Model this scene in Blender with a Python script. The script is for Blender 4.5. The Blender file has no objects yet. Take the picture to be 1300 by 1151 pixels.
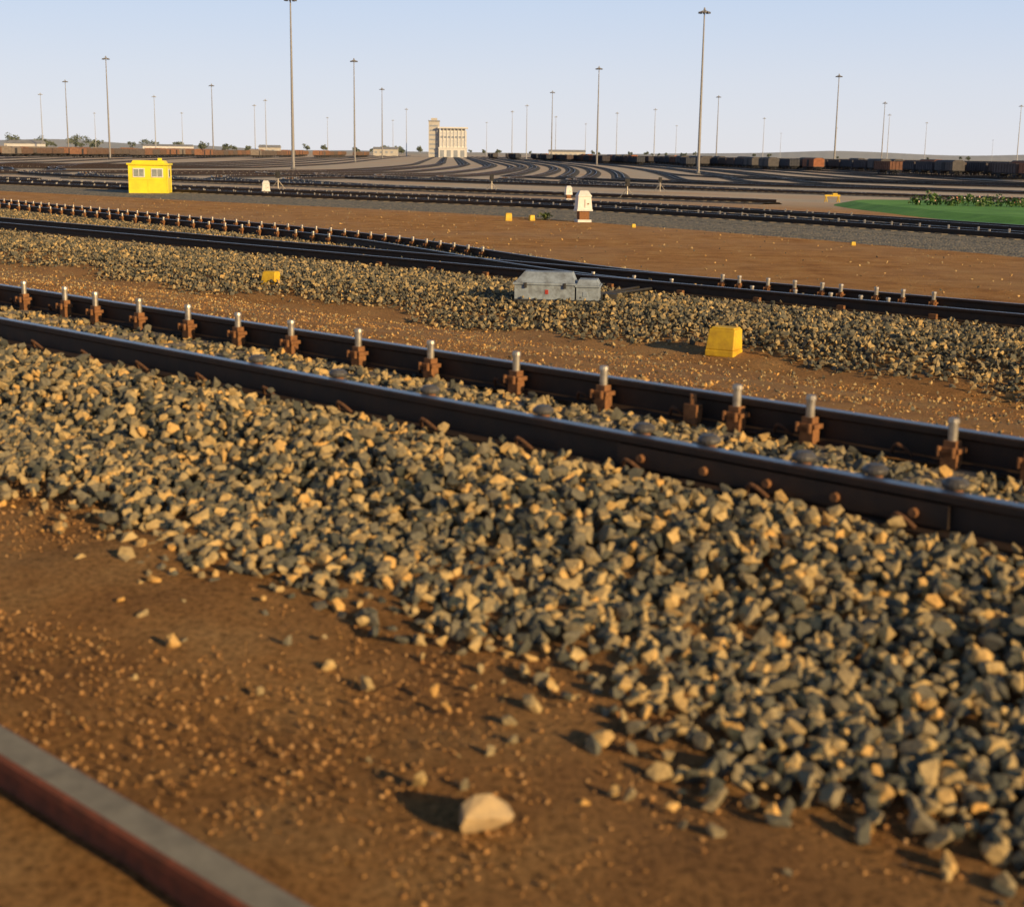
import bpy, math, random
import numpy as np
from mathutils import Vector, Matrix
random.seed(7); rng=np.random.default_rng(7)
scene=bpy.context.scene
# ------------------------------------------------------------------ frame of the yard
N=np.array([.687,.727]); D=np.array([-.727,.687])      # across / along the main tracks
def ts(t,s): p=D*t+N*s; return float(p[0]),float(p[1])
def boff(t):
    t=np.asarray(t,float)
    u=np.clip((t-12)/14,0,1); sm=u*u*(3-2*u)
    return sm*3.4+np.clip(t-24,0,None)*.11
def ground_ts(t,s):
    t=np.asarray(t,float); s=np.asarray(s,float)
    e=np.minimum(boff(t),12.)
    s2=np.where(s>14, np.where(s<18.6+e, 14+(s-14)*(4.6/(4.6+e)), s-e*np.clip((60-s)/(60-18.6-e),0,1)), s)
    z=np.interp(s2,[-1e5,2.7,3.9,6.25,6.9,12.3,13.5,18.6,19.5,40,60,100,180,1e6],
                   [-.05,-.05,.15,.15,.0,-.68,-.5,-.5,-.85,-.95,-1.0,-1.6,-2.5,-2.5])
    return z
def ground(x,y):
    return ground_ts(D[0]*np.asarray(x)+D[1]*np.asarray(y), N[0]*np.asarray(x)+N[1]*np.asarray(y))
def gz(x,y): return float(ground(x,y))

# ------------------------------------------------------------------ materials
def newmat(name):
    m=bpy.data.materials.new(name); m.use_nodes=True
    nt=m.node_tree; b=nt.nodes['Principled BSDF']; return m,nt,b
def ramp(nt,stops):
    r=nt.nodes.new('ShaderNodeValToRGB'); e=r.color_ramp.elements
    while len(e)<len(stops): e.new(.5)
    for i,(p,c) in enumerate(stops): e[i].position=p; e[i].color=(*c,1)
    return r
def noise(nt,scale,detail=4,rough=.6,vec=None):
    n=nt.nodes.new('ShaderNodeTexNoise'); n.inputs['Scale'].default_value=scale
    n.inputs['Detail'].default_value=detail; n.inputs['Roughness'].default_value=rough
    if vec: nt.links.new(vec,n.inputs['Vector'])
    return n
def mixc(nt,fac,a,b,mode='MIX'):
    m=nt.nodes.new('ShaderNodeMix'); m.data_type='RGBA'; m.blend_type=mode
    for s,v in ((m.inputs[0],fac),(m.inputs[6],a),(m.inputs[7],b)):
        if isinstance(v,(int,float)): s.default_value=v
        elif isinstance(v,tuple): s.default_value=(*v,1)
        else: nt.links.new(v,s)
    return m.outputs[2]
def bump(nt,b,h,strength=.5,dist=.02):
    n=nt.nodes.new('ShaderNodeBump'); n.inputs['Strength'].default_value=strength
    n.inputs['Distance'].default_value=dist; nt.links.new(h,n.inputs['Height']); nt.links.new(n.outputs[0],b.inputs['Normal'])
    return n
def mat(name,c1,c2=None,scale=6,rough=.75,metal=0,bmp=0,bd=.01):
    m,nt,b=newmat(name); b.inputs['Roughness'].default_value=rough; b.inputs['Metallic'].default_value=metal
    tc=nt.nodes.new('ShaderNodeTexCoord')
    c2=c2 or tuple(x*.7 for x in c1)
    n=noise(nt,scale,5,.65,tc.outputs['Object']); r=ramp(nt,[(.35,c1),(.68,c2)])
    nt.links.new(n.outputs[0],r.inputs[0]); nt.links.new(r.outputs[0],b.inputs['Base Color'])
    if bmp: bump(nt,b,n.outputs[0],bmp,bd)
    return m
def geo_pos(nt): return nt.nodes.new('ShaderNodeNewGeometry').outputs['Position']

# ground: orange dirt close by, pale ash and dust out in the yard
m_ground,nt,b=newmat('dirt_ground'); b.inputs['Roughness'].default_value=.95; b.inputs['Specular IOR Level'].default_value=.1
pos=geo_pos(nt)
n1=noise(nt,1.3,6,.62,pos); n2=noise(nt,42,6,.8,pos); n3=noise(nt,.11,5,.6,pos)
r1=ramp(nt,[(.3,(.42,.205,.075)),(.5,(.64,.335,.12)),(.72,(.74,.45,.19))]); nt.links.new(n1.outputs[0],r1.inputs[0])
r2=ramp(nt,[(.38,(.25,.25,.25)),(.56,(1,1,1))]); nt.links.new(n2.outputs[0],r2.inputs[0])
dirt=mixc(nt,.85,r1.outputs[0],r2.outputs[0],'MULTIPLY')
r3=ramp(nt,[(.42,(0,0,0)),(.62,(1,1,1))]); nt.links.new(n3.outputs[0],r3.inputs[0])
mm=nt.nodes.new('ShaderNodeMath'); mm.operation='MULTIPLY'; mm.inputs[1].default_value=.5; nt.links.new(r3.outputs[0],mm.inputs[0])
dirt=mixc(nt,mm.outputs[0],dirt,(.48,.32,.19))
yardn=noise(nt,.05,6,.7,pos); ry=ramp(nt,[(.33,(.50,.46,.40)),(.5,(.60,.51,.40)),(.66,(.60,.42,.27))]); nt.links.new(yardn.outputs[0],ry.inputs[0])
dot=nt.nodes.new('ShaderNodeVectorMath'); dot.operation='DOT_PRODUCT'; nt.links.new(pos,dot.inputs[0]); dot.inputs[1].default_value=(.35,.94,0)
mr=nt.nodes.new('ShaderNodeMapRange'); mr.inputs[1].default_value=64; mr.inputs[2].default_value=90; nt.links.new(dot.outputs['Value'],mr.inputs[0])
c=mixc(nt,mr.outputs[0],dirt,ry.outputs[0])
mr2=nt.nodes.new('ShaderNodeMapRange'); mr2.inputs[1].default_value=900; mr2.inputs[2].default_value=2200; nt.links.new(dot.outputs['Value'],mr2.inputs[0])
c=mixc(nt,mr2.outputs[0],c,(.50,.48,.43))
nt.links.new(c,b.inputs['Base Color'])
nb=noise(nt,85,5,.75,pos); ad=nt.nodes.new('ShaderNodeMath'); ad.operation='MULTIPLY_ADD'; ad.inputs[1].default_value=.5
nt.links.new(nb.outputs[0],ad.inputs[0]); nt.links.new(n2.outputs[0],ad.inputs[2]); bump(nt,b,ad.outputs[0],1.,.045)

def stone_mat(name,stops):
    m,nt,b=newmat(name); b.inputs['Roughness'].default_value=.85; b.inputs['Specular IOR Level'].default_value=.3
    a=nt.nodes.new('ShaderNodeAttribute'); a.attribute_name='tone'
    r=ramp(nt,stops); nt.links.new(a.outputs['Fac'],r.inputs[0])
    pos=geo_pos(nt); n=noise(nt,55,4,.7,pos)
    rr=ramp(nt,[(.3,(.6,.58,.55)),(.65,(1.05,1.04,1.0))]); nt.links.new(n.outputs[0],rr.inputs[0])
    nt.links.new(mixc(nt,1.,r.outputs[0],rr.outputs[0],'MULTIPLY'),b.inputs['Base Color']); bump(nt,b,n.outputs[0],.5,.006)
    return m
m_stone=stone_mat('ballast_stone',[(0,(.072,.078,.066)),(.24,(.165,.158,.125)),(.46,(.38,.30,.17)),(.72,(.66,.47,.21)),(1,(.80,.46,.14))])
m_clod=stone_mat('dirt_clod',[(0,(.40,.20,.07)),(.5,(.56,.31,.12)),(1,(.62,.38,.18))])
def bedmat(name,cols,sc=13):
    m,nt,b=newmat(name); b.inputs['Roughness'].default_value=.95
    pos=geo_pos(nt); v=nt.nodes.new('ShaderNodeTexVoronoi'); v.inputs['Scale'].default_value=sc; nt.links.new(pos,v.inputs['Vector'])
    sp=nt.nodes.new('ShaderNodeSeparateColor'); nt.links.new(v.outputs['Color'],sp.inputs[0])
    r=ramp(nt,[(0,cols[0]),(.5,cols[1]),(1,cols[2])]); nt.links.new(sp.outputs[0],r.inputs[0])
    nt.links.new(r.outputs[0],b.inputs['Base Color']); inv=nt.nodes.new('ShaderNodeMath'); inv.operation='SUBTRACT'; inv.inputs[0].default_value=1; nt.links.new(v.outputs['Distance'],inv.inputs[1]); bump(nt,b,inv.outputs[0],1,.05)
    return m
m_bal=bedmat('ballast_bed',[(.08,.085,.08),(.20,.19,.155),(.42,.34,.21)])
m_bal2=bedmat('yard_ballast_bed',[(.035,.04,.045),(.08,.08,.08),(.16,.14,.12)])

m_railside=mat('rail_steel_side',(.028,.018,.013),(.055,.029,.016),9,.7,.05,.3,.004)
m_railtop,nt,b=newmat('rail_polished_top'); b.inputs['Metallic'].default_value=1; b.inputs['Roughness'].default_value=.3; b.inputs['Base Color'].default_value=(.28,.28,.30,1)
m_rust=mat('rust_steel',(.34,.155,.06),(.17,.075,.03),30,.85,.1,.4,.004)
m_rustred=mat('rust_red_side',(.27,.07,.028),(.14,.045,.02),20,.85,0,.3,.004)
m_oldtop=mat('dull_rail_top',(.30,.27,.20),(.20,.18,.135),14,.85,0,.3,.004)
m_silver=mat('piston_steel',(.58,.52,.43),(.32,.28,.23),25,.42,.7)
m_conc=mat('concrete',(.40,.36,.30),(.27,.24,.20),12,.9,0,.4,.01)
m_yel=mat('yellow_paint',(.82,.55,.03),(.58,.35,.03),9,.6,0,.3,.008)
m_yel2=mat('yellow_cabin_paint',(.95,.80,.03),(.84,.66,.035),2,.5)
m_white=mat('white_paint',(.80,.79,.76),(.66,.64,.60),5,.5)
m_glass=mat('window_glass',(.35,.38,.36),(.22,.25,.25),3,.15)
m_dark=mat('dark_iron',(.03,.03,.032),(.05,.045,.04),8,.6)
m_greyblue=mat('grey_blue_paint',(.36,.43,.50),(.17,.19,.21),9,.6,.0,.4,.008)
m_red=mat('red_label',(.5,.06,.04),None,5,.5)
m_blue=mat('blue_label',(.35,.42,.5),None,5,.5)
m_slp=mat('sleeper_concrete',(.30,.25,.18),(.18,.145,.10),14,.9,0,.4,.008)

# ------------------------------------------------------------------ mesh builder
class MB:
    def __init__(s): s.v=[];s.f=[];s.m=[]
    def add(s,vs,fs,mi=0):
        o=len(s.v); s.v+= [tuple(v) for v in vs]; s.f+=[tuple(i+o for i in f) for f in fs]; s.m+=[mi]*len(fs)
    def box(s,c,d,mi=0,rot=0,top=(1,1),tshift=(0,0)):
        x,y,z=c; a,bb,h=d[0]/2,d[1]/2,d[2]
        vs=[]
        for zz,kx,ky,sx,sy in((0,1,1,0,0),(h,top[0],top[1],tshift[0],tshift[1])):
            for i,j in((-1,-1),(1,-1),(1,1),(-1,1)):
                px=i*a*kx+sx;py=j*bb*ky+sy
                vs.append((x+px*math.cos(rot)-py*math.sin(rot),y+px*math.sin(rot)+py*math.cos(rot),z+zz))
        s.add(vs,[(3,2,1,0),(4,5,6,7),(0,1,5,4),(1,2,6,5),(2,3,7,6),(3,0,4,7)],mi)
    def cyl(s,p0,p1,r0,r1,n=12,mi=0,cap=True):
        p0=Vector(p0);p1=Vector(p1);ax=(p1-p0).normalized()
        u=ax.orthogonal().normalized();w=ax.cross(u)
        vs=[]
        for p,r in((p0,r0),(p1,r1)):
            for i in range(n):
                a=2*math.pi*i/n; vs.append(p+u*(math.cos(a)*r)+w*(math.sin(a)*r))
        fs=[(i,(i+1)%n,n+(i+1)%n,n+i) for i in range(n)]
        if cap: fs+=[tuple(range(n-1,-1,-1)),tuple(range(n,2*n))]
        s.add(vs,fs,mi)
    def tube(s,pts,r,n=6,mi=0):
        for a,b_ in zip(pts[:-1],pts[1:]): s.cyl(a,b_,r,r,n,mi)
    def sweep(s,path,prof,mis,closed=True,caps=True):
        P=np.array(path,float);n=len(P)
        T=np.gradient(P[:,:2],axis=0);T/=np.linalg.norm(T,axis=1)[:,None]
        R=np.stack([T[:,1],-T[:,0]],1); k=len(prof); vs=[]
        for i in range(n):
            for a,u in prof: vs.append((P[i,0]+R[i,0]*a,P[i,1]+R[i,1]*a,P[i,2]+u))
        o=len(s.v); s.v+=vs
        seg=k if closed else k-1
        for i in range(n-1):
            for j in range(seg):
                j2=(j+1)%k
                s.f.append((o+i*k+j,o+i*k+j2,o+(i+1)*k+j2,o+(i+1)*k+j)); s.m.append(mis[j])
        if caps and closed:
            s.f.append(tuple(o+j for j in range(k-1,-1,-1))); s.m.append(0)
            s.f.append(tuple(o+(n-1)*k+j for j in range(k))); s.m.append(0)
    def obj(s,name,mats,loc=(0,0,0),rotz=0,smooth=False,bevel=0,scale=1):
        me=bpy.data.meshes.new(name); me.from_pydata(s.v,[],s.f)
        for m in mats: me.materials.append(m)
        me.polygons.foreach_set('material_index',s.m); me.update()
        ob=bpy.data.objects.new(name,me); scene.collection.objects.link(ob)
        ob.location=loc; ob.rotation_euler=(0,0,rotz); ob.scale=(scale,)*3
        if bevel:
            bv=ob.modifiers.new('bevel','BEVEL'); bv.width=bevel; bv.segments=2; bv.limit_method='ANGLE'
        if smooth: me.polygons.foreach_set('use_smooth',[True]*len(me.polygons))
        return ob
def child(ob,parent):
    ob.parent=parent; return ob
def empty(name,loc=(0,0,0)):
    e=bpy.data.objects.new(name,None); e.location=loc; scene.collection.objects.link(e); return e

# ------------------------------------------------------------------ ground sheet
sa=np.concatenate([-np.geomspace(7000,6,26),np.arange(-5,.2,.5),np.arange(.2,7.3,.1),np.arange(7.4,12.2,.3),np.arange(12.2,14,.12),np.arange(14.2,32,.3),np.arange(32.5,64,1.5),np.geomspace(65,7000,60)])
ta=np.concatenate([-np.geomspace(7000,5,30),np.arange(-4,10,.12),np.arange(10,46,.4),np.geomspace(46.5,7000,60)])
TT,SS=np.meshgrid(ta,sa,indexing='ij')
X=D[0]*TT+N[0]*SS;Y=D[1]*TT+N[1]*SS;Z=ground_ts(TT,SS)
near=np.clip(1-np.hypot(X,Y)/60,0,1)
Z=Z+near*(.012*np.sin(X*3.7+np.sin(Y*4.1)*1.5)+.015*np.sin(Y*3.1+X*.9)+rng.normal(0,.006,Z.shape))*np.where((SS>4.2)&(SS<6.2)|(SS>15.5)&(SS<24),.2,1)
nT,nS=TT.shape
def npmesh(name,V,loops,starts,mats,attr=None,flat=True):
    me=bpy.data.meshes.new(name)
    me.vertices.add(len(V)); me.vertices.foreach_set('co',np.ascontiguousarray(V,dtype=np.float32).ravel())
    me.loops.add(len(loops)); me.loops.foreach_set('vertex_index',loops.astype(np.int32))
    me.polygons.add(len(starts)); me.polygons.foreach_set('loop_start',starts.astype(np.int32))
    me.update(calc_edges=True); 
    if flat: me.shade_flat()
    if attr is not None:
        a=me.attributes.new('tone','FLOAT','POINT'); a.data.foreach_set('value',attr.astype(np.float32))
    for m in mats: me.materials.append(m)
    ob=bpy.data.objects.new(name,me); scene.collection.objects.link(ob); return ob
V=np.stack([X,Y,Z],-1).reshape(-1,3)
i,j=np.meshgrid(np.arange(nT-1),np.arange(nS-1),indexing='ij'); a=(i*nS+j).ravel()
Q=np.stack([a,a+1,a+nS+1,a+nS],1)
e1=V[Q[0,1]]-V[Q[0,0]];e2=V[Q[0,3]]-V[Q[0,0]]
if np.cross(e1,e2)[2]<0: Q=Q[:,::-1]
npmesh('ground',V,Q.ravel(),np.arange(len(Q))*4,[m_ground],flat=False)

# ------------------------------------------------------------------ stones
import bmesh
def rock_proto(npts,seed):
    r=np.random.default_rng(seed); p=r.normal(size=(npts,3)); p/=np.linalg.norm(p,axis=1)[:,None]
    p*=r.uniform(.78,1.15,(npts,1)); p*=np.array([1.05,r.uniform(.6,.95),r.uniform(.45,.8)])
    bm=bmesh.new(); [bm.verts.new(q) for q in p]; bmesh.ops.convex_hull(bm,input=bm.verts)
    bmesh.ops.delete(bm,geom=[v for v in bm.verts if not v.link_faces],context='VERTS')
    bmesh.ops.recalc_face_normals(bm,faces=bm.faces); bm.verts.index_update()
    bmesh.ops.triangulate(bm,faces=bm.faces)
    v=np.array([q.co[:] for q in bm.verts]); f=np.array([[q.index for q in fa.verts] for fa in bm.faces]); bm.free(); return v,f
hi=[rock_proto(14+(s%3)*2,s) for s in range(16)]; lo=[rock_proto(10,s+50) for s in range(10)]; xlo=[rock_proto(8,s+90) for s in range(8)]
def rotmats(n):
    q=rng.normal(size=(n,4)); q/=np.linalg.norm(q,axis=1)[:,None]; w,x,y,z=q.T
    return np.stack([1-2*(y*y+z*z),2*(x*y-z*w),2*(x*z+y*w),2*(x*y+z*w),1-2*(x*x+z*z),2*(y*z-x*w),2*(x*z-y*w),2*(y*z+x*w),1-2*(x*x+y*y)],1).reshape(n,3,3)
def stones(name,parts,mats):
    Vs=[];Fs=[];As=[];o=0
    for P,R,protos,tone in parts:
        which=rng.integers(0,len(protos),len(P)); M=rotmats(len(P))
        for k,(pv,pf) in enumerate(protos):
            s=np.where(which==k)[0]
            if not len(s): continue
            vv=np.einsum('nij,vj->nvi',M[s],pv)*R[s][:,None,None]+P[s][:,None,:]
            nv=len(pv); ff=pf[None]+(np.arange(len(s))*nv)[:,None,None]+o
            Vs.append(vv.reshape(-1,3));Fs.append(ff.reshape(-1,3));As.append(np.repeat(tone[s],nv)); o+=len(s)*nv
    F=np.concatenate(Fs).ravel()
    return npmesh(name,np.concatenate(Vs),F,np.arange(len(F)//3)*3,mats,np.concatenate(As))
def scat(n,t0,t1,s0,s1,rmin,rmax,lift=.3,mask=None,jz=.012):
    t=rng.uniform(t0,t1,n); s=rng.uniform(s0,s1,n)
    if mask is not None:
        k=mask(t,s); t=t[k];s=s[k]
    r=rmin+(rmax-rmin)*rng.beta(1.5,2.6,len(t)); z=ground_ts(t,s)+r*lift+rng.normal(0,jz,len(t))
    P=np.stack([D[0]*t+N[0]*s,D[1]*t+N[1]*s,z],1)
    tone=np.clip(rng.beta(1.3,1.9,len(t)),0,1)
    return P,r,tone
def rail_clear(t,s):
    return (np.abs(s-4.6)>.085)&(np.abs(s-5.74)>.085)
def vis(t,s): return (t>.30*s-1.6)&(t<2.3*s+2.5)
def toe_s(t): return 2.88+.07*np.sin(t*2.6)+.05*np.sin(t*5.1+1)-.10*np.clip(2.6-t,0,2)
parts=[]
for (n,t0,t1,pr) in ((56000,-1.5,8,hi),(30000,8,17,lo)):
    toe=lambda t,s: vis(t,s)&rail_clear(t,s)&(rng.random(len(s))<np.clip(((s-toe_s(t)+.12)/.5),0,1)**1.6)&((s<6.5)|(rng.random(len(s))<.3))
    P,r,tn=scat(n,t0,t1,2.3,7.0,.018,.05,.45,toe,.024)
    S_=N[0]*P[:,0]+N[1]*P[:,1]
    ins=(S_>4.66)&(S_<5.7)
    P[:,2]=np.where(ins,np.minimum(P[:,2],.185+rng.normal(0,.012,len(S_))),P[:,2])
    crown=np.exp(-((S_-3.95)/.45)**2)*.05; P[:,2]+=crown
    G_=ground_ts(D[0]*P[:,0]+D[1]*P[:,1],S_)
    edge=np.clip((S_-3.3)/.3,0,1); P[:,2]=np.where(edge<1,G_+r*.4+np.abs(P[:,2]-G_-r*.45)*edge,P[:,2])
    parts.append((P,r,pr,tn))
P,r,tn=scat(2600,-1,12,1.7,3.2,.008,.044,.35,lambda t,s: rng.random(len(s))<np.exp(-(3.2-s)*2.9)); parts.append((P,r,hi,np.clip(tn+.25,0,1)))
P,r,tn=scat(1500,-1,12,.6,2.9,.002,.008,.4,None,.002); parts.append((P,r,lo,np.clip(tn+.35,0,1)))
P,r,tn=scat(9000,1,28,6.6,12.6,.008,.028,.3,vis); parts.append((P,r,lo,np.clip(tn+.15,0,1)))
stones('ballast_gravel',parts,[m_stone])
parts=[]
P,r,tn=scat(26000,-1,11,.5,3.1,.003,.012,.15,None,.003); parts.append((P,r,lo,tn))
P,r,tn=scat(14000,2,20,6.4,12.6,.006,.018,.1,vis,.003); parts.append((P,r,xlo,tn*.7))
stones('dirt_clods',parts,[m_clod])
def midmask(t,s):
    return (t<2.2*s+3)&(t>.36*s-1.5)&(s>12.7+.22*np.sin(t*.9)+.15*np.sin(t*2.3)+rng.normal(0,.12,len(s)))&(s<18.9+np.minimum(boff(t),12)+rng.normal(0,.12,len(s)))&(np.abs(s-16.45)>.07)&(np.abs(s-17.6)>.07)
parts=[]
P,r,tn=scat(90000,4,24,12.2,22.5,.022,.055,.4,midmask,.026); P[:,2]+=.05*np.exp(-((N[0]*P[:,0]+N[1]*P[:,1]-14.3)/.8)**2); parts.append((P,r,lo,tn*.82))
P,r,tn=scat(80000,24,52,12.2,30,.028,.06,.4,midmask,.02); P[:,2]+=.05*np.exp(-((N[0]*P[:,0]+N[1]*P[:,1]-14.3)/.8)**2); parts.append((P,r,xlo,tn*.82))
P,r,tn=scat(2500,6,60,19,46,.015,.05,.3); parts.append((P,r,xlo,np.clip(tn+.15,0,1)))
stones('ballast_gravel',parts,[m_stone])
v,f_=rock_proto(30,333); mb=MB(); mb.add([(a*.066,b_*.055,c_*.066) for a,b_,c_ in v],[tuple(q) for q in f_])
m_rock=mat('loose_rock',(.62,.44,.22),(.42,.31,.18),25,.85,0,.5,.01)
mb.obj('loose_rock',[m_rock],loc=(-.05,3.06,-.015),rotz=.4,bevel=.004)

# ------------------------------------------------------------------ rails and tracks
RP=[(-.064,0),(-.064,.011),(-.012,.028),(-.009,.115),(-.035,.128),(-.036,.152),(-.028,.1595),(.028,.1595),(.036,.152),(.035,.128),(.009,.115),(.012,.028),(.064,.011),(.064,0)]
RM=[0]*6+[1]+[0]*7
def railpath(s,t0,t1,z,off=None,n=60):
    return [(*ts(t,s+(off(t) if off else 0)),z) for t in np.linspace(t0,t1,n)]
def sleepers(mb,s0,s1,t0,t1,z,mi,off=None,step=.62,L=2.1):
    t=t0
    while t<t1:
        o=float(off(t)) if off else 0
        x,y=ts(t,(s0+s1)/2+o); mb.box((x,y,z-.2),(L,.24,.2),mi,rot=math.atan2(N[1],N[0])+random.uniform(-.01,.01),top=(.98,.85)); t+=step
ang=math.atan2(N[1],N[0])
mb=MB()
mb.sweep(railpath(4.6,-30,80,.19,n=3),RP,RM); mb.sweep(railpath(5.74,-30,80,.19,n=3),RP,RM)
sleepers(mb,4.6,5.74,.2,20,.188,2)
for tc in (2.95,):
    x,y=ts(tc,4.6-.026); mb.box((x,y,.222),(.022,1.5,.085),0,rot=ang)
    for dt in (-.62,-.3,0,.3,.62):
        a=ts(tc+dt,4.57);b2=ts(tc+dt,4.545); mb.cyl((*a,.262),(*b2,.262),.019,.017,8,3)
tt=.51
while tt<20:
    for sg,s0 in ((-1,4.6),(1,4.6),(-1,5.74),(1,5.74)):
        pts=[]
        for k in range(7):
            a=math.pi*k/6; pts.append((*ts(tt-.05+.1*k/6,s0+sg*(.045+.045*math.sin(a))),.21+.05*math.sin(a)))
        mb.tube(pts,.008,6,4)
    tt+=.62
mb.obj('railway_track',[m_railside,m_railtop,m_slp,m_rust,mat('dull_rust',(.15,.07,.035),(.09,.045,.025),30,.9)])
def piston(mb,t,s,zr,h=.105,r=.021,w=.075,mid=0,side=-1,lean=0):
    x,y=ts(t,s+side*.075)
    mb.box((x,y,zr-.16),(w*.75,w*1.0,.10),1,rot=ang)
    mb.box((x,y,zr-.06),(w*1.0,w*1.35,.022),1,rot=ang)
    mb.box((x,y,zr-.038),(w*.7,w*.8,.03),1,rot=ang)
    mb.cyl((x,y,zr-.01),(x,y,zr-.01+h*.8),r,r,12,0)
    mb.cyl((x,y,zr-.01+h*.8),(x,y,zr-.01+h),r*1.22,r*1.05,12,0)
    mb.cyl((x,y,zr-.2),(x,y,zr-.13),.03,.03,8,1)
    for dd in(-1,1):
        a=ts(t+dd*w*.45,s+side*.13); mb.cyl((*a,zr-.075),(*a,zr-.03),.010,.010,6,1)
mb=MB()
ps=[2.38,2.74,3.45,3.86,4.70,5.33,6.02,6.67,7.34,7.92,8.51,9.14,9.75,10.2,10.85,11.5,12.1,12.8]
for t in ps: piston(mb,t,5.74,.325+random.uniform(-.006,.004),.105+random.uniform(-.008,.008))
x,y=ts(4.12,5.665); mb.box((x,y,.19),(.05,.08,.1),1,rot=ang); mb.cyl((x,y,.29),(x,y,.34),.018,.018,8,1)
for t in (2.25,2.57,2.88,3.33,3.67,4.25,5.0,5.7,6.4):
    x,y=ts(t,4.70); mb.cyl((x,y,.2),(x,y,.345),.03,.03,10,1); mb.cyl((x,y,.345),(x,y,.362),.046,.05,16,2); mb.cyl((x,y,.362),(x,y,.38),.05,.03,16,2)
mb.obj('retarder_pistons',[m_silver,m_rust,mat('worn_cap',(.20,.19,.18),(.12,.11,.10),20,.5,.6)],bevel=.002)
mb=MB()
for s0 in (16.45,17.6):
    mb.sweep(railpath(s0,-20,140,-.46,n=3),RP,RM); mb.sweep(railpath(s0,12,100,-.462,boff,120),RP,RM)
sleepers(mb,16.45,17.6,2,60,-.465,2); sleepers(mb,16.45,17.6,22,70,-.467,2,boff)
for t in np.arange(7,20,1.3):
    for s0 in(16.36,):
        x,y=ts(t,s0); mb.box((x,y,-.45),(.05,.1,.06),3,rot=ang)
mb.obj('railway_track',[m_railside,m_railtop,m_slp,m_rust])
mb=MB()
for t in (8.9,9.35,9.75,10.3,10.6,11.05,11.5,12.0,12.3): piston(mb,t,17.6,-.33,.11,.028)
for t in (9.1,9.5,9.95,10.5,11.2,12.6,13.3,14.1): piston(mb,t,16.6,-.35,.09,.026,side=1)
for t in np.arange(19,52,.62): piston(mb,t,17.6+float(boff(t)),-.325,.08,.03)
for t in np.arange(24,60,.8): piston(mb,t,16.45+float(boff(t)),-.325,.08,.03)
mb.obj('retarder_pistons',[m_silver,m_rust,m_dark])
mb=MB(); RPn=[(a*1.45,b_) for a,b_ in RP]
mb.sweep(railpath(1.50,-20,40,-.075,n=3),RPn,[3]*2+[1]*4+[0]+[1]*4+[3]*3)
mb.obj('siding_rail',[m_oldtop,m_rustred,m_oldtop,m_railside])

# ------------------------------------------------------------------ yard tracks
def smooth_path(pts,step=2.5):
    P=np.array(pts,float); out=[]
    n=len(P)
    for i in range(n-1):
        p0=P[max(i-1,0)];p1=P[i];p2=P[i+1];p3=P[min(i+2,n-1)]
        k=max(2,int(np.linalg.norm(p2-p1)/step))
        for u in np.linspace(0,1,k,endpoint=False):
            out.append(.5*((2*p1)+(-p0+p2)*u+(2*p0-5*p1+4*p2-p3)*u*u+(-p0+3*p1-3*p2+p3)*u**3))
    out.append(P[-1]); return np.array(out)
def offset(P,d):
    T=np.gradient(P,axis=0);T/=np.linalg.norm(T,axis=1)[:,None]; return P+np.stack([T[:,1],-T[:,0]],1)*d
SR=[(-.035,0),(-.05,.155),(.05,.155),(.035,0)]
def track(mb,P,bw=1.7,lift=.10,slp=0,pegs=0,peg0=0,pegstep=1.6,bed=True):
    Zc=ground(P[:,0],P[:,1])
    if bed: mb.sweep([(x,y,z) for (x,y),z in zip(P,Zc)],[(-bw-.5,-.05),(-bw,lift),(bw,lift),(bw+.5,-.05)],[2]*3,closed=False)
    for o in(-.55,.55):
        R=offset(P,o); zz=ground(P[:,0],P[:,1])+lift+.012
        mb.sweep([(x,y,z) for (x,y),z in zip(R,zz)],SR,[0,1,0,0],caps=False)
    L=np.concatenate([[0],np.cumsum(np.linalg.norm(np.diff(P,axis=0),axis=1))])
    T=np.gradient(P,axis=0)
    d=0.
    while d<min(slp,L[-1]):
        x=np.interp(d,L,P[:,0]);y=np.interp(d,L,P[:,1]);a=math.atan2(np.interp(d,L,T[:,1]),np.interp(d,L,T[:,0]))
        mb.box((x,y,gz(x,y)+lift-.1),(.24,2.0,.115),3,rot=a); d+=.7
    d=peg0
    while d<min(pegs,L[-1]):
        x=np.interp(d,L,P[:,0]);y=np.interp(d,L,P[:,1]);a=math.atan2(np.interp(d,L,T[:,1]),np.interp(d,L,T[:,0]))
        for o in(-.45,.45):
            xx=x-math.sin(a)*o;yy=y+math.cos(a)*o;z=gz(x,y)+lift
            mb.cyl((xx,yy,z),(xx,yy,z+.1),.06,.06,6,5); mb.cyl((xx,yy,z+.1),(xx,yy,z+.23),.035,.035,6,4)
        d+=pegstep
TM=[m_railside,m_railtop,m_bal,m_slp,m_silver,m_rust]; TM2=[m_railside,m_railtop,m_bal2,m_slp,m_silver,m_rust]
def branch(p0,head,R,yend,step=3.,over=.16):
    """leave the ladder at p0, swing right a little past the yard heading, then ease back on to it"""
    pts=[np.array(p0)-np.array([-math.sin(head),math.cos(head)])*5,np.array(p0,float)]
    h=head;p=np.array(p0,float); hend=.0462
    while h>hend-over:
        p=p+np.array([-math.sin(h),math.cos(h)])*step; h-=step/R; pts.append(p.copy())
    L=0
    while p[1]<yend:
        st=max(5.,p[1]*.05); L+=st; h=hend-over*max(0,1-L/300.); p=p+np.array([-math.sin(h),math.cos(h)])*st; pts.append(p.copy())
    return np.array(pts)
T3=smooth_path([(30,18),(24,28),(15.4,42.9),(9.9,51.4),(3.1,60.5),(-2.5,65.3),(-10.5,71),(-20,78.5),(-31,87),(-50,100),(-80,118),(-130,140)])
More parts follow.
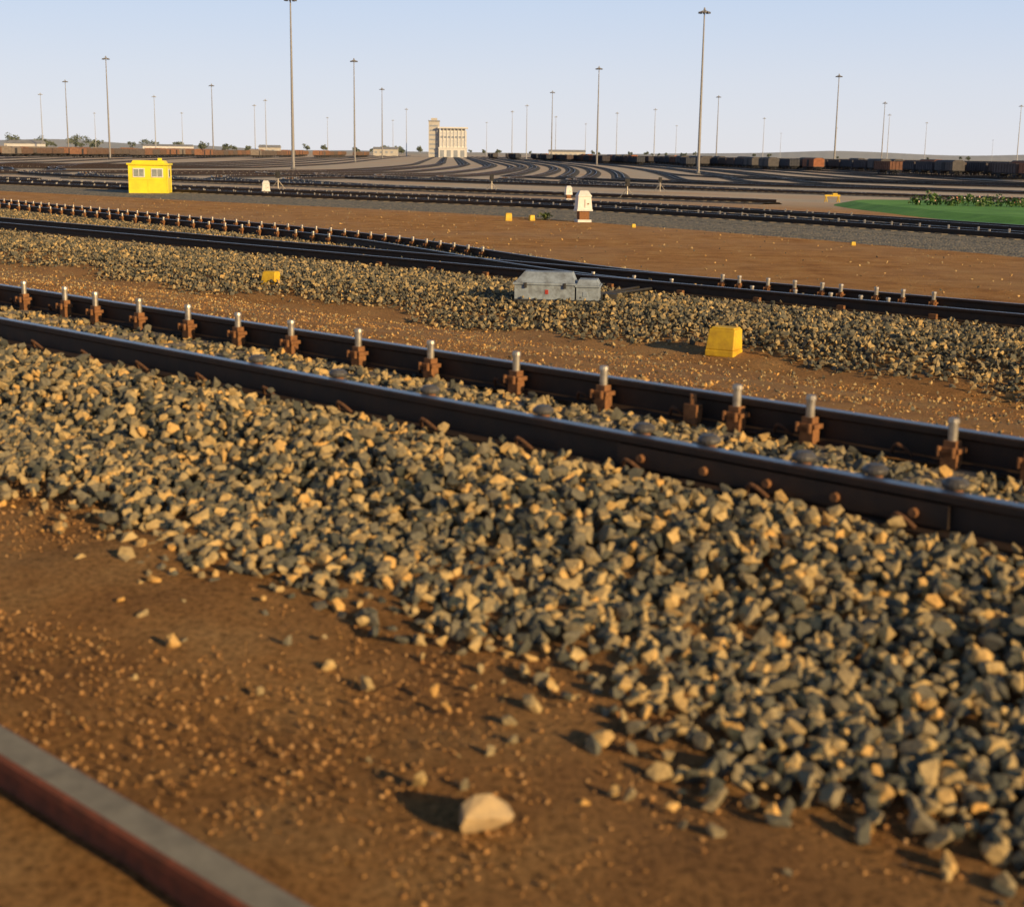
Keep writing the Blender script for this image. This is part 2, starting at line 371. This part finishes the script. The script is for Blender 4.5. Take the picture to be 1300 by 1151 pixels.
T4=smooth_path([(34,22),(26,35),(18.5,45),(13.2,55),(7,63.5),(-1,71),(-12,79),(-24,88),(-38,99),(-60,113),(-90,131)])
mb=MB(); track(mb,T3,2.6,.14,200,110,30,1.2); mb.obj('railway_track',TM)
mb=MB(); track(mb,T4,2.2,.13,200,120,40,1.2); mb.obj('railway_track',TM)
mb=MB(); Sh=offset(T3[:90],-3.2); 
mb.sweep([(x,y,z) for (x,y),z in zip(Sh,ground(Sh[:,0],Sh[:,1]))],[(-3.2,-.06),(-1.6,.08),(1.2,.12),(3.,-.02)],[0]*3,closed=False)
mb.obj('ballast_shoulder',[m_bal])
groups=[ # start of ladder (x,y), heading, radius, count, spacing, approach length, overshoot
 ((10,82),.95,72,5,10,4,.22),
 ((-38,104),1.0,66,5,11,4,.20),
 ((48,108),.95,95,6,12,80,.16),
 ((92,128),.95,110,6,13,100,.12),
 ((140,160),.95,130,6,15,110,.08),
 ((200,210),.95,150,6,17,120,.04)]
for gi,(p0,hd,R,cnt,sp_,ext,ov) in enumerate(groups):
    mb=MB(); dirv=np.array([-math.sin(hd),math.cos(hd)])
    for k in range(cnt):
        p=np.array(p0)+dirv*sp_*k
        track(mb,branch(p,hd,R*(1-.03*k),1150,over=ov),1.0+.1*gi,.09+.004*(k%2),0,(120 if gi<3 else 0),4,2.6)
    a=np.array(p0)-dirv*ext; a_=[a+dirv*q for q in np.linspace(0,ext+sp_*cnt+5,50)]
    track(mb,np.array(a_),1.3,.10,120 if gi<4 else 0,0)
    mb.obj('yard_tracks',TM2)
mb=MB()
for k in range(4):
    P=smooth_path([(-24-3*k,62+5*k),(-33-3*k,72+5*k),(-44-4*k,88+6*k),(-50-4*k,108+7*k),(-46-5*k,132+8*k),(-52-9*k,165+8*k),(-72-12*k,230),(-110-14*k,420),(-170-20*k,1000)],3)
    track(mb,P,1.1,.10,60,90 if k%2==0 else 0,5,2.)
for k in range(5):
    x0=-165-13.*k; track(mb,np.array([(x0-.0462*y-(18*math.exp(-((y-140)/60)**2)),y) for y in np.concatenate([np.arange(120,300,8),np.geomspace(300,1200,14)])]),1.5,.08)
mb.obj('yard_tracks',TM2)

# ------------------------------------------------------------------ points machine
o=ts(12.62,14.22); rz=-.12
mb=MB()
mb.box((0,0,-.05),(1.15,.5,.10),1)
mb.box((-.17,0,.05),(.80,.46,.19),0); mb.box((-.17,0,.242),(.84,.50,.025),0); mb.box((-.17,.02,.268),(.80,.46,.13),0,top=(.80,.55),tshift=(.03,.05))
mb.box((.40,-.02,.05),(.30,.40,.17),0); mb.box((.40,-.02,.222),(.34,.44,.025),0); mb.box((.40,-.02,.248),(.30,.4,.07),0,top=(.8,.7))
mb.box((-.14,-.233,.12),(.045,.006,.06),2); mb.box((.37,-.223,.10),(.06,.006,.06),3)
for xx in(-.42,.10): mb.box((xx,-.252,.20),(.035,.02,.07),1); 
for xx in(-.5,.05,.5): mb.box((xx,-.245,.0),(.05,.03,.05),1)
mb.cyl((.5,.1,.08),(1.2,1.9,.04),.02,.02,8,1); mb.cyl((.4,.15,.08),(1.0,2.0,.04),.02,.02,8,1); mb.box((.68,.30,-.02),(.16,.14,.12),1)
mb.obj('points_machine',[m_greyblue,m_dark,m_red,m_blue,m_rust],loc=(*o,gz(*o)+.05),rotz=rz,bevel=.008)

# ------------------------------------------------------------------ yellow marker blocks
def marker(loc,w,h,rot,tilt=0):
    mb=MB(); mb.box((0,0,-.04),(w*1.02,w*.8,.04+h*.12),0); mb.box((0,0,h*.12),(w,w*.78,h*.80),0,top=(.92,.80),tshift=(.03*w,.03*w)); mb.box((.03*w,.03*w,h*.922),(w*.88,w*.58,h*.07),0,top=(.9,.85))
    return mb.obj('yellow_marker_block',[m_yel],loc=loc,rotz=rot,bevel=.012)
for (x,y,w,h,r_) in ((2.29,15.35,.33,.28,-.55),(-3.75,21.9,.24,.17,-.4),(-.25,52,.24,.26,.2),(.6,52.5,.2,.18,.5),(4.0,48.5,.13,.10,.3),(9.5,40.2,.12,.08,.1)):
    marker((x,y,gz(x,y)+.02),w,h,r_)

# ------------------------------------------------------------------ relay cabinets
def cabinet(x,y,H,rot=.25):
    k=H/1.1; mb=MB()
    mb.box((0,0,-.05),(.50*k,.44*k,.09*k+.05),0); mb.box((0,0,.09*k),(.36*k,.32*k,.30*k),1)
    mb.box((0,0,.39*k),(.58*k,.46*k,.05*k),0); mb.box((0,0,.44*k),(.54*k,.42*k,.44*k),0,top=(.86,.86)); mb.box((0,0,.882*k),(.50*k,.40*k,.05*k),0); mb.box((0,0,.932*k),(.48*k,.38*k,.16*k),0,top=(.62,.4))
    mb.box((0,-.214*k,.5*k),(.012*k,.01,.3*k),1); mb.box((.12*k,-.212*k,.62*k),(.05*k,.02,.04*k),1)
    mb.obj('relay_cabinet',[m_white,m_rust],loc=(x,y,gz(x,y)),rotz=rot,bevel=.01)
cabinet(2.45,52,1.13); cabinet(-13,75,.85); cabinet(2.9,79,.75)
# ------------------------------------------------------------------ yellow cabin
mb=MB()
mb.box((0,0,.0),(2.1,1.75,.12),3)
mb.box((0,0,.12),(1.96,1.6,1.42),0)
mb.box((0,0,1.54),(2.12,1.78,.09),0); mb.box((0,0,1.632),(1.7,1.4,.14),0,top=(.9,.88))
for xx in(-.46,.46):
    mb.box((xx,-.815,.92),(.60,.03,.46),2); mb.box((xx,-.835,.97),(.50,.02,.36),1); mb.box((xx,-.85,.97),(.03,.012,.36),2)
mb.box((0,-.81,.80),(1.96,.02,.03),0); mb.box((0,-.81,.2),(.03,.02,.58),0)
for sx in(-1,1):
    mb.box((sx*.99,-.2,.9),(.02,.6,.45),2); mb.box((sx*1.0,-.2,.95),(.02,.5,.35),1)
    for sy in(-1,1): mb.box((sx*.965,sy*.785,.125),(.06,.06,1.41),0)
mb.box((.5,.2,1.77),(.2,.2,.12),0)
mb.obj('yellow_cabin',[m_yel2,m_glass,m_white,m_conc],loc=(-19,75,gz(-19,75)),rotz=.12,bevel=.008)
mb=MB(); mb.box((0,0,.35),(1.0,.1,.10),0); 
for sx in(-.4,.4):
    mb.cyl((sx,-.25,0),(sx,0,.4),.035,.03,8,0); mb.cyl((sx,.25,0),(sx,0,.4),.035,.03,8,0)
mb.box((.15,0,.45),(.3,.2,.10),0)
mb.obj('yellow_barrier_trestle',[m_yel],loc=(20,91,gz(20,91)),rotz=.1)
for (x,y) in ((-14.5,88),(-1.6,96),(6.5,84),(12,120)):
    mb=MB(); mb.cyl((0,0,-.1),(0,0,.8),.04,.04,8,0); mb.box((0,0,.75),(.28,.18,.42),1); mb.cyl((0,-.1,.98),(0,-.16,.98),.06,.07,8,1); mb.cyl((-.5,0,0),(-.03,0,.6),.025,.025,6,0); mb.cyl((.5,0,0),(.03,0,.6),.025,.025,6,0)
    mb.obj('shunting_signal',[m_silver,m_dark],loc=(x,y,gz(x,y)))

# ------------------------------------------------------------------ vegetation
m_grass,nt,b=newmat('lawn_grass'); b.inputs['Roughness'].default_value=.9
n=noise(nt,.35,6,.7,geo_pos(nt)); r=ramp(nt,[(.3,(.07,.22,.035)),(.55,(.13,.36,.06)),(.75,(.22,.42,.08))]); nt.links.new(n.outputs[0],r.inputs[0]); nt.links.new(r.outputs[0],b.inputs['Base Color'])
n=noise(nt,14,4,.7,geo_pos(nt)); bump(nt,b,n.outputs[0],.7,.05)
LP=smooth_path([(17.6,80),(17.0,71),(17.6,60),(20.5,52),(26,48),(36,47),(47,56),(52,76),(46,88),(36,94),(26,93),(20,88),(17.6,80)],2)[:-1]
cx,cy=31,72; mb=MB(); vs=[];K=12
for k in range(K+1):
    for q in LP:
        x=cx+(q[0]-cx)*k/K;y=cy+(q[1]-cy)*k/K; vs.append((x,y,gz(x,y)+(.26 if k<K else -.02)))
n_=len(LP)
mb.add(vs,[(k*n_+i,k*n_+(i+1)%n_,(k+1)*n_+(i+1)%n_,(k+1)*n_+i) for k in range(K) for i in range(n_)])
mb.obj('lawn',[m_grass])
def leafmat(name,a,b2):
    m,nt,b=newmat(name); b.inputs['Roughness'].default_value=.6
    g=nt.nodes.new('ShaderNodeNewGeometry'); r=ramp(nt,[(0,a),(1,b2)]); nt.links.new(g.outputs['Random Per Island'],r.inputs[0]); nt.links.new(r.outputs[0],b.inputs['Base Color']); return m
m_leaf=leafmat('hedge_leaf',(.025,.07,.015),(.09,.17,.03)); m_flower=leafmat('flower',(.6,.15,.08),(.8,.75,.7)); m_far=leafmat('far_foliage',(.10,.13,.10),(.17,.19,.14))  # far_foliage greyed and paled: haze painted into the leaf colour
def leaves(mb,c,rad,n,size,mi=0):
    for _ in range(n):
        d=np.array([random.gauss(0,1) for _ in range(3)]); d/=np.linalg.norm(d); d*=random.random()**.4
        p=np.array(c)+d*np.array(rad); a=np.array([random.gauss(0,1) for _ in range(3)]);a/=np.linalg.norm(a); b_=np.cross(a,[random.gauss(0,1) for _ in range(3)]);b_/=np.linalg.norm(b_)
        s=size*random.uniform(.6,1.4); mb.add([p-a*s,p+b_*s*.5,p+a*s,p-b_*s*.5],[(0,1,2,3)],mi)
mb=MB()
for k in range(44):
    x=20.6+k*.55+random.uniform(-.15,.15);y=74+random.uniform(-.4,.4)+k*.05; h=random.uniform(.45,.7)
    z=gz(x,y)+.2; mb.cyl((x,y,z),(x,y,z+h*.6),.03,.01,5,0)
    leaves(mb,(x,y,z+h*.6),(.38,.4,h*.55),90,.09); leaves(mb,(x,y-.1,z+h*.8),(.36,.35,h*.4),7,.06,1)
mb.obj('flower_hedge',[m_leaf,m_flower])
mb=MB()
for k in range(60):
    a=random.uniform(0,6.28);l=random.uniform(.15,.4);dx,dy=math.cos(a)*l*.7,math.sin(a)*l*.7
    mb.add([(-.015,0,0),(.015,0,0),(dx*.5+.02,dy*.5,l*.6),(dx,dy,l*.8),(dx*.5-.02,dy*.5,l*.6)],[(0,1,2,3,4)])
leaves(mb,(0,0,.15),(.3,.3,.15),150,.035)
mb.obj('weed_bush',[leafmat('weed',(.09,.14,.03),(.20,.25,.07))],loc=(1.1,53,gz(.85,53)))

# ------------------------------------------------------------------ light masts
def mastmesh(seg,name,mats):
    mb=MB(); mb.cyl((0,0,-.3),(0,0,.35),.55,.55,12,1); mb.cyl((0,0,.35),(0,0,33.4),.34,.13,seg,0); mb.box((0,-.36,.6),(.3,.12,1.0),0)
    mb.cyl((0,0,32.9),(0,0,33.1),.9,.9,14,0); mb.cyl((0,0,33.4),(0,0,33.9),.25,.12,10,0)
    for k in range(10):
        a=k*math.pi/5; c,s=math.cos(a),math.sin(a); mb.cyl((c*.2,s*.2,33.3),(c*1.05,s*1.05,33.0),.05,.05,5,0)
        mb.box((c*1.1,s*1.1,32.7),(.42,.38,.32),1,rot=a,top=(.7,.8))
    o=mb.obj(name,mats); return o
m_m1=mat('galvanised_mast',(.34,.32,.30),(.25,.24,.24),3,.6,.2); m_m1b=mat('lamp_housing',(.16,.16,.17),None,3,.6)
m_m2=mat('hazy_mast',(.46,.47,.50),(.40,.42,.46),3,.9)  # paler copy for far masts: aerial haze put into the base colour
MASTS=[(-.3265,843),(-.309,673),(-.2805,495),(-.2486,855),(-.209,694),(-.18,1000),(-.1724,894),(-.154,293),(-.1114,489),(-.0924,709),(-.085,1430),(-.0757,1042),(-.0205,1475),(-.003,1063),(.007,925),(.0243,718),(.027,1200),(.0476,1475),(.0557,513),(.069,1065),(.095,967),(.126,307),(.138,745),(.17,1157),(.182,1900),(.2195,540),(.252,797),(.2557,1017),(.2816,1229),(.328,2300),(.3454,813),(-.29,1300),(-.23,1250),(-.13,1350),(.11,1500),(.22,1500),(.40,600),(-.42,450),(.48,420),(-.55,700)]
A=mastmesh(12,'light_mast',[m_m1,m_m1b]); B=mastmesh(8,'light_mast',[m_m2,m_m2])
for k,(b_,z) in enumerate(MASTS):
    if k==0: o=B
    elif k==1: o=A
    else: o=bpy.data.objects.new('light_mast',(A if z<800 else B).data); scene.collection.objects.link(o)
    o.location=(b_*z,z,gz(b_*z,z)); o.rotation_euler=(0,0,random.random())

# ------------------------------------------------------------------ control building over the hump
m_wall=mat('pale_wall',(.80,.78,.74),(.70,.68,.65),.3,.85); m_wall2=mat('beige_wall',(.60,.56,.50),(.50,.47,.42),.3,.85)
m_pane=mat('dark_window',(.36,.38,.42),(.28,.31,.35),.5,.4); m_panel=mat('bay_panel',(.66,.66,.66),(.56,.57,.58),.5,.6); m_roof=mat('roof_grey',(.34,.35,.37),None,.4,.8)
bx,by=-.0462*1000,1000.; bz=gz(bx,by)
E=empty('control_building',(bx,by,bz))
mb=MB(); mb.box((2.2,8,0),(19,16,6.0),0); mb.box((2.2,8,6.0),(19.6,16.6,.8),0); mb.box((2.2,8,6.8),(18.4,15.4,11.2),0)
mb.box((2.2,8,18.0),(16.5,13.5,1.4),1); mb.box((2.2,8,19.4),(20.4,17.4,1.0),0)
for k in range(8): mb.box((-6.6+k*2.52,.1,6.8),(.35,.5,12.6),0)
child(mb.obj('main_block',[m_wall,m_roof]),E)
mb=MB()
for k in range(7):
    mb.box((-5.34+k*2.52,.26,7.6),(1.7,.08,4.4),1); mb.box((-5.34+k*2.52,.26,12.8),(1.7,.08,1.6),0); mb.box((-5.34+k*2.52,.26,15.2),(1.7,.08,1.8),1)
for k in range(4): mb.box((-5.+k*4.7,-.06,.2),(2.8,.12,4.6),0)
child(mb.obj('windows',[m_pane,m_panel]),E)
mb=MB(); mb.box((-10.9,8,0),(7,10,24),0); mb.box((-10.9,8,24),(7.6,10.6,.8),1); mb.box((-10.9,8,24.8),(4,5,1.6),0)
child(mb.obj('tower',[m_wall2,m_roof]),E)
mb=MB()
for l in range(7): mb.box((-10.9,2.95,2+l*3.1),(5.6,.1,1.1),0)
child(mb.obj('tower_windows',[m_pane]),E)
for (b_,z,w,h,d_,c_) in ((-.338,700,16,5,8,m_wall),(-.17,1000,14,5,8,m_wall2),(-.09,1100,18,5,10,m_wall2),(-.345,1400,20,6,9,m_wall2),(.035,1200,30,5,8,m_wall2),(-.24,1200,40,5,9,m_wall)):
    mb=MB(); mb.box((0,0,0),(w,d_,h),0); mb.add([(-w/2-.4,-d_/2-.4,h+.01),(w/2+.4,-d_/2-.4,h+.01),(w/2+.4,d_/2+.4,h+.01),(-w/2-.4,d_/2+.4,h+.01),(-w/2-.4,0,h+1.6),(w/2+.4,0,h+1.6)],[(0,1,5,4),(2,3,4,5),(0,4,3),(1,2,5)],1)
    for q in range(int(w/4)): mb.box((-w/2+2+q*4,-d_/2-.05,h*.4),(1.8,.1,h*.3),2)
    mb.obj('yard_shed',[c_,m_roof,m_pane],loc=(b_*z,z,gz(b_*z,z)))

# ------------------------------------------------------------------ freight wagons
def wagonmesh(kind,mats,name='freight_wagon'):
    mb=MB(); L=12.2;W=2.8
    mb.box((0,0,.95),(W*.9,L,.22),1)
    if kind=='gondola':
        for sx in(-1,1):
            mb.box((sx*(W/2-.06),0,1.17),(.1,L,1.75),0); mb.box((sx*W/2,0,2.85),(.16,L,.12),0)
            for k in range(9): mb.box((sx*(W/2+.04),-L/2+.3+k*(L-.6)/8,1.0),(.12,.14,1.84),0)
        for sy in(-1,1):
            mb.box((0,sy*(L/2-.05),1.17),(W-.24,.1,1.75),0)
            for k in(-.8,0,.8): mb.box((k,sy*(L/2+.04),1.1),(.12,.1,1.8),0)
        mb.box((0,0,1.2),(W-.3,L-.3,1.2),1,top=(.8,.9))
    else:
        mb.box((0,0,1.17),(W,L,1.9),0); mb.box((0,0,3.072),(W,L,.35),0,top=(.55,1))
        for sx in(-1,1):
            mb.box((sx*(W/2+.04),0,1.2),(.06,2.4,1.75),1)
            for k in range(8): mb.box((sx*(W/2+.03),-L/2+.3+k*(L-.6)/7,1.1),(.07,.12,1.9),0)
    for sy in(-1,1):
        c=sy*L*.34; mb.box((0,c,.5),(2.0,2.3,.35),1)
        for wy in(-.9,.9):
            for sx in(-.53,.53): mb.cyl((sx-.06,c+wy,.43),(sx+.06,c+wy,.43),.43,.43,12,1)
        mb.cyl((0,sy*L/2,.95),(0,sy*(L/2+.6),.95),.12,.12,6,1)
    o=mb.obj(name,mats); return o
cols=[('gondola',(.085,.075,.085)),('gondola',(.07,.075,.095)),('gondola',(.22,.10,.06)),('box',(.40,.15,.07)),('box',(.12,.11,.11)),('gondola',(.14,.10,.09))]
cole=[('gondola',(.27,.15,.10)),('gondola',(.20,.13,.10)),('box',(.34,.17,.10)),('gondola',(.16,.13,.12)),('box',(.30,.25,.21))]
und=mat('wagon_underframe',(.05,.05,.055),None,2,.9)
def protos(cl): 
    r=[]
    for i,(k,c_) in enumerate(cl): r.append(wagonmesh(k,[mat('wagon_paint',c_,tuple(q*.65 for q in c_),1.2,.8),und]))
    return r
PR=protos(cols);PL=protos(cole); used=set()
def train(x0,y0,n,pool,wts):
    for k in range(n):
        if random.random()<.05: continue
        y=y0+k*13.5; x=x0-.0462*y; i=random.choices(range(len(pool)),wts)[0]
        if pool[i].name not in used: o=pool[i]; used.add(o.name)
        else: o=bpy.data.objects.new('freight_wagon',pool[i].data); scene.collection.objects.link(o)
        o.location=(x,y,gz(x,y)+.22); o.rotation_euler=(0,0,.0462)
for x0,y0,n in ((122,318,22),(114,330,26),(136,300,20),(150,290,20),(106,420,22),(98,390,22),(90,430,20),(82,470,20),(76,600,18),(68,520,16),(60,560,16),(54,640,14),(170,330,18),(190,345,18),(48,700,10),(36,760,10),(26,820,8),(142,235,4),(128,270,3)):
    train(x0,y0,n,PR,[5,6,2,1,2,2])
for x0,y0,n in ((112,275,2),(100,330,1),(133,255,2),(86,390,1),(74,450,1),(150,240,2)): train(x0,y0,n,PR,[0,1,2,5,1,1])
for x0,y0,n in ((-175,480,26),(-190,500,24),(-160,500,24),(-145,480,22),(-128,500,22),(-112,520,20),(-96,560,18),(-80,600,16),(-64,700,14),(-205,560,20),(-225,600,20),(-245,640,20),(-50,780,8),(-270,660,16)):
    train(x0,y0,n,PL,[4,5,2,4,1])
for o in PR+PL:
    if o.name not in used: bpy.data.objects.remove(o)

# ------------------------------------------------------------------ horizon
m_hill=mat('distant_hill',(.46,.48,.50),(.40,.43,.45),.004,.95)  # pale bluish base colour carries the aerial haze
mb=MB()
def ridge(y,x0,x1,hf,n=80,depth=400):
    vs=[]
    for i in range(n+1):
        x=x0+(x1-x0)*i/n; h=hf(i/n); vs+=[(x,y,-4),(x*1.03,y+depth*.6,-2.5+h),(x*1.06,y+depth*2,-4)]
    mb.add(vs,[(3*i+a,3*i+3+a,3*i+4+a,3*i+1+a) for i in range(n) for a in(0,1)])
ridge(3200,-2200,-120,lambda u:(26*(1-u)**.8+4*math.sin(u*14)+2*math.sin(u*37))*min(1,(1-u)*5))
ridge(4300,200,3200,lambda u:(12+22*u+5*math.sin(u*11)+3*math.sin(u*29))*min(1,u*4))
mb.obj('hills',[m_hill])
mb=MB()
for k in range(105):
    if k<70: x=-.36*1700+random.random()**1.3*.30*1700; y=1700+random.uniform(-150,150); H=random.uniform(6,15)*(1.25 if x<-450 else .8)
    else: x=random.uniform(-.1,.42)*2300; y=2300+random.uniform(-100,300); H=random.uniform(5,10)
    z=gz(x,y); mb.cyl((x,y,z),(x,y,z+H*.6),.35,.15,5,1)
    for q in range(5):
        leaves(mb,(x+random.uniform(-1,1)*H*.3,y+random.uniform(-2,2),z+H*random.uniform(.45,.85)),(H*.25,H*.25,H*.2),26,1.1)
mb.obj('distant_trees',[m_far,m_roof])

# ------------------------------------------------------------------ light, sky, camera
el=math.radians(17.5); az=math.atan2(.70,-.71)
sd=Vector((math.sin(az)*math.cos(el),math.cos(az)*math.cos(el),math.sin(el)))
L=bpy.data.lights.new('sun','SUN'); L.energy=5.; L.angle=math.radians(.6); L.color=(1,.70,.34)
so=bpy.data.objects.new('sun',L); so.rotation_euler=sd.to_track_quat('Z','Y').to_euler(); scene.collection.objects.link(so)
w=bpy.data.worlds.new('World'); scene.world=w; w.use_nodes=True; nt=w.node_tree
bg=nt.nodes['Background']; sky=nt.nodes.new('ShaderNodeTexSky'); sky.sky_type='NISHITA'; sky.sun_disc=False
sky.sun_elevation=el; sky.sun_rotation=az; sky.air_density=1.0; sky.dust_density=1.; sky.ozone_density=1.5; sky.altitude=1500
tc=nt.nodes.new('ShaderNodeTexCoord'); sx=nt.nodes.new('ShaderNodeSeparateXYZ'); nt.links.new(tc.outputs['Generated'],sx.inputs[0])
hz=ramp(nt,[(0,(8.9,8.9,9.5)),(.05,(8.1,8.6,9.8)),(.11,(6.6,7.9,10.1)),(.2,(3.0,4.3,6.5))]); nt.links.new(sx.outputs[2],hz.inputs[0])
fa=nt.nodes.new('ShaderNodeMapRange'); fa.inputs[1].default_value=.10; fa.inputs[2].default_value=.22; fa.inputs[3].default_value=.9; fa.inputs[4].default_value=.0; nt.links.new(sx.outputs[2],fa.inputs[0])
nt.links.new(mixc(nt,fa.outputs[0],sky.outputs[0],hz.outputs[0]),bg.inputs[0]); bg.inputs[1].default_value=.088
cam=bpy.data.cameras.new('camera'); co=bpy.data.objects.new('camera',cam); scene.collection.objects.link(co); scene.camera=co
p=math.radians(11.98);r=math.radians(.8)
fw=Vector((0,math.cos(p),-math.sin(p)));rt=Vector((1,0,0));up=Vector((0,math.sin(p),math.cos(p)))
r2=rt*math.cos(r)+up*math.sin(r);u2=up*math.cos(r)-rt*math.sin(r)
M=Matrix((r2,u2,-fw)).transposed().to_4x4(); M.translation=(0,0,1.5); co.matrix_world=M
cam.sensor_width=36; cam.lens=49.85; cam.clip_start=.05; cam.clip_end=20000
cam.dof.use_dof=True; cam.dof.focus_distance=28; cam.dof.aperture_fstop=3.1
scene.view_settings.view_transform='Standard'; scene.view_settings.look='None'; scene.view_settings.exposure=0
